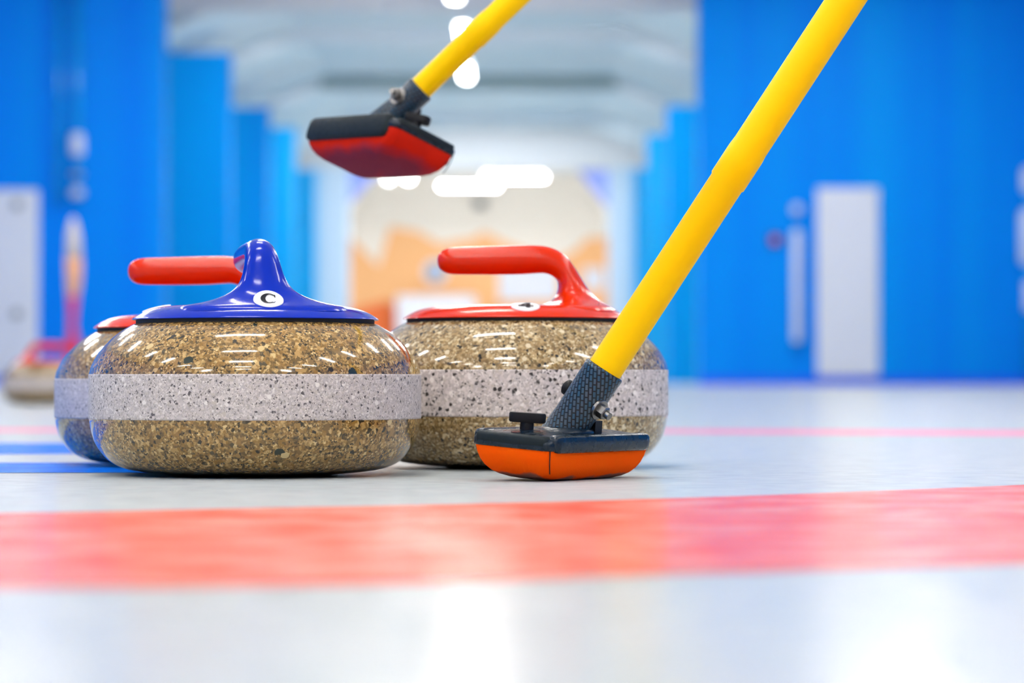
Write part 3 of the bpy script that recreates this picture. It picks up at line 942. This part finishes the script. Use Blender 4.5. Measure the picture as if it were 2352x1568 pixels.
# ================================================================== brooms
def rrect(L, W, r, n=8):
    """rounded rectangle outline, counter-clockwise"""
    pts = []
    for cx, cy, a0 in ((L / 2 - r, W / 2 - r, 0), (-L / 2 + r, W / 2 - r, 90), (-L / 2 + r, -W / 2 + r, 180), (L / 2 - r, -W / 2 + r, 270)):
        for k in range(n + 1):
            a = math.radians(a0 + 90 * k / n)
            pts.append((cx + r * math.cos(a), cy + r * math.sin(a)))
    return pts


def broom(label, Mx, L, W, pole_r, pole_base_l, pole_dir_w, pole_len, exit_t, sleeve, padm, polem, lip_m, lip_c, lip_h, lip_x):
    """Mx: world matrix of the head (local x = length, knob end at -x; y = width; z = up; sole at z = 0)"""
    t = thing('curling_broom', label, 'broom', Mx)
    Ri = Mx.to_3x3().inverted()
    d = (Ri @ pole_dir_w).normalized()
    # fabric pad
    bm = bmesh.new()
    lev = [(0.0000, 0.036, 0.0200, 0.010), (0.0010, 0.028, 0.0150, 0.012), (0.0030, 0.020, 0.0100, 0.013), (0.0060, 0.0135, 0.0062, 0.013),
           (0.0100, 0.0085, 0.0036, 0.012), (0.0150, 0.0045, 0.0018, 0.011), (0.0210, 0.0018, 0.0006, 0.010), (0.0275, 0.0, 0.0, 0.009), (0.0300, 0.0008, 0.0008, 0.009)]
    rings = []
    for z, ix, iy, r in lev:
        rings.append([Vector((x, y, z)) for x, y in rrect(L - 2 * ix, W - 2 * iy, r)])
    loft(bm, rings)
    pad = link_mesh('brush_pad', bm, padm, t); auto_smooth(pad, 50)
    # seam stitched up the near corner
    bm = bmesh.new()
    nx, ny = -L / 2 + 0.0035, -W / 2 + 0.001
    loft(bm, [[Vector((nx + 0.0006 * math.cos(q) - 0.0008 * (1 - z / 0.027) * 0 + (0.010 * (1 - z / 0.027) ** 2), ny + 0.0006 * math.sin(q) + 0.004 * (1 - z / 0.027) ** 2, z)) for q in (0, 2.1, 4.2)] for z in (0.008, 0.014, 0.020, 0.027)])
    link_mesh('seam', bm, M['black'], pad)
    # shell
    bm = bmesh.new()
    rings = []
    for z, ins, r in [(0.0268, -0.0004, 0.010), (0.0275, -0.0012, 0.010), (0.0325, -0.0014, 0.010), (0.0358, 0.0002, 0.010), (0.0378, 0.0040, 0.010), (0.0392, 0.0120, 0.010), (0.0405, 0.0220, 0.008), (0.0412, 0.030, 0.006)]:
        rings.append([Vector((x, y, z)) for x, y in rrect(L - 2 * ins, W - 2 * ins, r)])
    loft(bm, rings)
    shell = link_mesh('head_shell', bm, M['shell'], t); auto_smooth(shell, 60)
    # rubber lips: along the long sides and round the knob end
    for sgn in (-1, 1):
        bm = bmesh.new()
        y0 = sgn * (W / 2 - 0.0035)
        rings = []
        for x, s in [(-L / 2 + lip_x, 0.55), (-L / 2 + lip_x + 0.003, 0.9), (-L / 2 + lip_x + 0.008, 1.0), (0, 1.0), (L / 2 - 0.014, 1.0), (L / 2 - 0.009, 0.9), (L / 2 - 0.005, 0.5)]:
            ring = []
            for k in range(20):
                a = 2 * PI * k / 20
                ca, sa = math.cos(a), math.sin(a)
                se = lambda v, e: math.copysign(abs(v) ** e, v)
                ring.append(Vector((x, y0 + sgn * 0.0012 + 0.0062 * s * se(ca, 0.6), lip_c + lip_h * s * se(sa, 0.6))))
            rings.append(ring)
        loft(bm, rings)
        link_mesh('side_lip', bm, lip_m, t)
    bm = bmesh.new()
    rings = []
    for y, s in [(-W / 2 + 0.003, 0.5), (-W / 2 + 0.006, 0.95), (0, 1.0), (W / 2 - 0.006, 0.95), (W / 2 - 0.003, 0.5)]:
        ring = []
        for k in range(20):
            a = 2 * PI * k / 20
            se = lambda v, e: math.copysign(abs(v) ** e, v)
            ring.append(Vector((-L / 2 + 0.0060 + 0.0080 * s * se(math.cos(a), 0.6), y, 0.0335 + 0.0052 * s * se(math.sin(a), 0.6))))
        rings.append(ring)
    loft(bm, rings)
    link_mesh('end_bumper', bm, M['rubber'], t)
    # socket with its scale pattern
    base = pole_base_l
    hint = Ri @ Vector((0, -1, 0))
    r0 = pole_r * 1.12
    seg = 56
    x_, y_, d_ = frame_of(d, hint)
    bm = bmesh.new()
    uvl = None
    stations = [(-0.012, r0 * 1.32), (0.004, r0 * 1.16), (0.014, r0 * 1.08), (0.030, r0 * 1.03), (exit_t - 0.004, r0 * 1.06), (exit_t - 0.001, r0 * 1.07), (exit_t, r0 * 1.03), (exit_t + 0.0005, pole_r * 0.97), (exit_t - 0.01, pole_r * 0.95)]
    rings = tube_rings(base, d, stations, seg, hint)
    R = loft(bm, rings, cap0=True, cap1=True)
    uvl = bm.loops.layers.uv.new('UVMap')
    idx = {}
    for k, ring in enumerate(R):
        for i, v in enumerate(ring):
            idx[v] = (i, k)
    for f in bm.faces:
        ii = [idx[l.vert][0] for l in f.loops]
        wrap = max(ii) - min(ii) > seg / 2
        for l in f.loops:
            i, k = idx[l.vert]
            if wrap and i < seg / 2: i += seg
            l[uvl].uv = (i / seg * 2 * PI * r0, stations[k][0])
    sock = link_mesh('socket', bm, M['scales'], t); auto_smooth(sock, 50)
    # collar where the socket meets the shell
    bm = bmesh.new()
    cz = 0.0405
    foot = base + d * ((cz - base.z) / d.z)
    rr = []
    for (s, z) in [(1.50, 0.0385), (1.42, 0.0408), (1.28, 0.0424), (1.12, 0.0436), (0.9, 0.0440)]:
        sh = d * ((z - cz) / d.z)
        rr.append([foot + sh + Vector((r0 * s * 1.15 * math.cos(2 * PI * i / 40), r0 * s * math.sin(2 * PI * i / 40), z - cz)) - Vector((0, 0, sh.z)) for i in range(40)])
    loft(bm, rr)
    link_mesh('socket_collar', bm, M['shell'], t)
    # pole with its thicker joint
    bm = bmesh.new()
    s0, s1, rs, ru = sleeve
    st = [(exit_t - 0.03, pole_r)]
    st += [(s0 - 0.0005, pole_r), (s0 + 0.001, rs), (s1 - 0.004, rs), (s1 + 0.004, ru), (pole_len - 0.01, ru), (pole_len, ru * 0.8)]
    loft(bm, tube_rings(base, d, st, 64, hint))
    pole = link_mesh('pole', bm, polem, t); auto_smooth(pole, 40)
    # hinge bolt through the socket
    return t, x_, y_, d_, base, r0


def bolt(t, base, d, bd, r0, tt, both=True):
    """hinge bolt with washer and hex nut sticking out of the socket along bd (local)"""
    c = base + d * tt
    bm = bmesh.new(); loft(bm, tube_rings(c, bd, [(-r0 - 0.006, 0.0032), (r0 + 0.0125, 0.0032)], 20)); b_ = link_mesh('hinge_bolt', bm, M['steel'], t); auto_smooth(b_)
    bm = bmesh.new(); loft(bm, tube_rings(c, bd, [(r0 - 0.001, 0.0092), (r0 + 0.0012, 0.0092), (r0 + 0.0016, 0.0088)], 32)); w_ = link_mesh('washer', bm, M['steel'], b_); auto_smooth(w_)
    bm = bmesh.new(); loft(bm, tube_rings(c, bd, [(r0 + 0.0016, 0.0060), (r0 + 0.0075, 0.0060), (r0 + 0.0082, 0.0050)], 6)); link_mesh('hex_nut', bm, M['steel'], b_, smooth=False)
    bm = bmesh.new(); loft(bm, tube_rings(c, bd, [(-r0 - 0.007, 0.0050), (-r0 - 0.0055, 0.0068), (-r0 + 0.002, 0.0072)], 24)); link_mesh('bolt_head', bm, M['black'], b_)
    return b_


def knob(t, x, y, zt, lx, ly, rot):
    """T shaped tightening knob on the head"""
    bm = bmesh.new()
    loft(bm, tube_rings(Vector((x, y, 0.036)), Vector((0, 0, 1)), [(0, 0.0058), (zt - 0.036, 0.0056)], 24))
    k = link_mesh('tightening_knob', bm, M['black'], t); auto_smooth(k)
    bm = bmesh.new()
    rings = []
    for z, s in [(0, 0.94), (0.0012, 1.0), (0.0068, 1.0), (0.0080, 0.95)]:
        rings.append([Vector((px_ * s, py_ * s, z)) for px_, py_ in rrect(lx, ly, ly * 0.42, 6)])
    loft(bm, rings)
    g = link_mesh('knob_grip', bm, M['black'], k, loc=(x, y, zt - 0.001), rot=(0, 0, rot)); auto_smooth(g)
    return k


# --- lower broom: sole on the ice, long axis running right and away from the viewer
th = math.radians(57)
ax = Vector((math.cos(th), math.sin(th), 0))
ay = Vector((-math.sin(th), math.cos(th), 0))
L1, W1 = 0.163, 0.076
ay = Vector((ay.x, ay.y, 0.078)).normalized(); az = ax.cross(ay)
corner = at(1256, 1040, 2.42); corner.z = 0
org = corner + ax * (L1 / 2) + ay * (W1 / 2)
M1 = Matrix(((ax.x, ay.x, az.x, org.x), (ax.y, ay.y, az.y, org.y), (ax.z, ay.z, az.z, org.z - 0.0018), (0, 0, 0, 1)))
ptop = at(1943, 0, 2.47); pex = at(1392, 844, 2.492)
dw = (ptop - pex).normalized()
foot_w = pex - dw * 0.078
fl = M1.inverted() @ foot_w
t1, x_, y_, d_, base, r0 = broom('broom with yellow pole and orange brush head standing on the ice', M1, L1, W1, 0.01475, fl, dw, 1.15, 0.076,
      (0.262, 0.294, 0.0158, 0.0152), M['pad_orange'], M['pole'], M['shell'], 0.0324, 0.0076, 0.006)
Ri = M1.to_3x3().inverted()
bd_w = Vector((0.92, -0.38, 0.5)); bd_l = Ri @ bd_w; bd_l = (bd_l - d_ * bd_l.dot(d_)).normalized()
bolt(t1, base, d_, bd_l, r0, 0.046)
hs = M1.inverted() @ at(1362, 985, 2.505)
bm = bmesh.new(); loft(bm, [[Vector((hs.x + a_ * 0.0055, hs.y + b_ * 0.0055, z_)) for a_, b_ in ((-1, -1), (1, -1), (1, 1), (-1, 1))] for z_ in (0.038, 0.050)])
link_mesh('hinge_stop', bm, M['black'], t1, smooth=False)
knob(t1, -L1 / 2 + 0.030, 0.004, 0.0478, 0.0305, 0.012, -th)

# --- upper broom: lifted, seen a little from below, long axis running left and away
D2 = 3.00
u = Vector((-0.092, 0.116, 0.004)).normalized()
v0 = Vector((0.0656, 0.050, -0.030))
v = (v0 - u * v0.dot(u)).normalized()
nrm = u.cross(v)
if nrm.z < 0: nrm = -nrm
# local x = u (knob end at -x is the near, right hand end), local y chosen right-handed
ay2 = nrm.cross(u)
L2, W2 = 0.160, 0.082
near = at(889, 346, D2)          # near corner of the sole plane
sgn = 1 if ay2.dot(v) > 0 else -1
org2 = near + u * (L2 / 2) + ay2 * (sgn * W2 / 2)
M2 = Matrix(((u.x, ay2.x, nrm.x, org2.x), (u.y, ay2.y, nrm.y, org2.y), (u.z, ay2.z, nrm.z, org2.z), (0, 0, 0, 1)))
pex2 = at(967, 203, D2 + 0.075); ptop2 = at(1178, 0, D2 + 0.06)
dw2 = (ptop2 - pex2).normalized()
fl2 = M2.inverted() @ (pex2 - dw2 * 0.050)
t2, x2, y2, d2, base2, r02 = broom('broom with yellow pole and dirty red brush head lifted in the air', M2, L2, W2, 0.0128, fl2, dw2, 1.15, 0.050,
      (0.125, 0.150, 0.0136, 0.0128), M['pad_red'], M['pole2'], M['rubber'], 0.0295, 0.0128, 0.010)
Ri2 = M2.to_3x3().inverted()
bl = Ri2 @ Vector((-0.50, -0.75, 0.42)); bl = (bl - d2 * bl.dot(d2)).normalized()
bolt(t2, base2, d2, bl, r02, 0.028)
knob(t2, -L2 / 2 + 0.026, 0.0, 0.0500, 0.028, 0.013, 0.6)
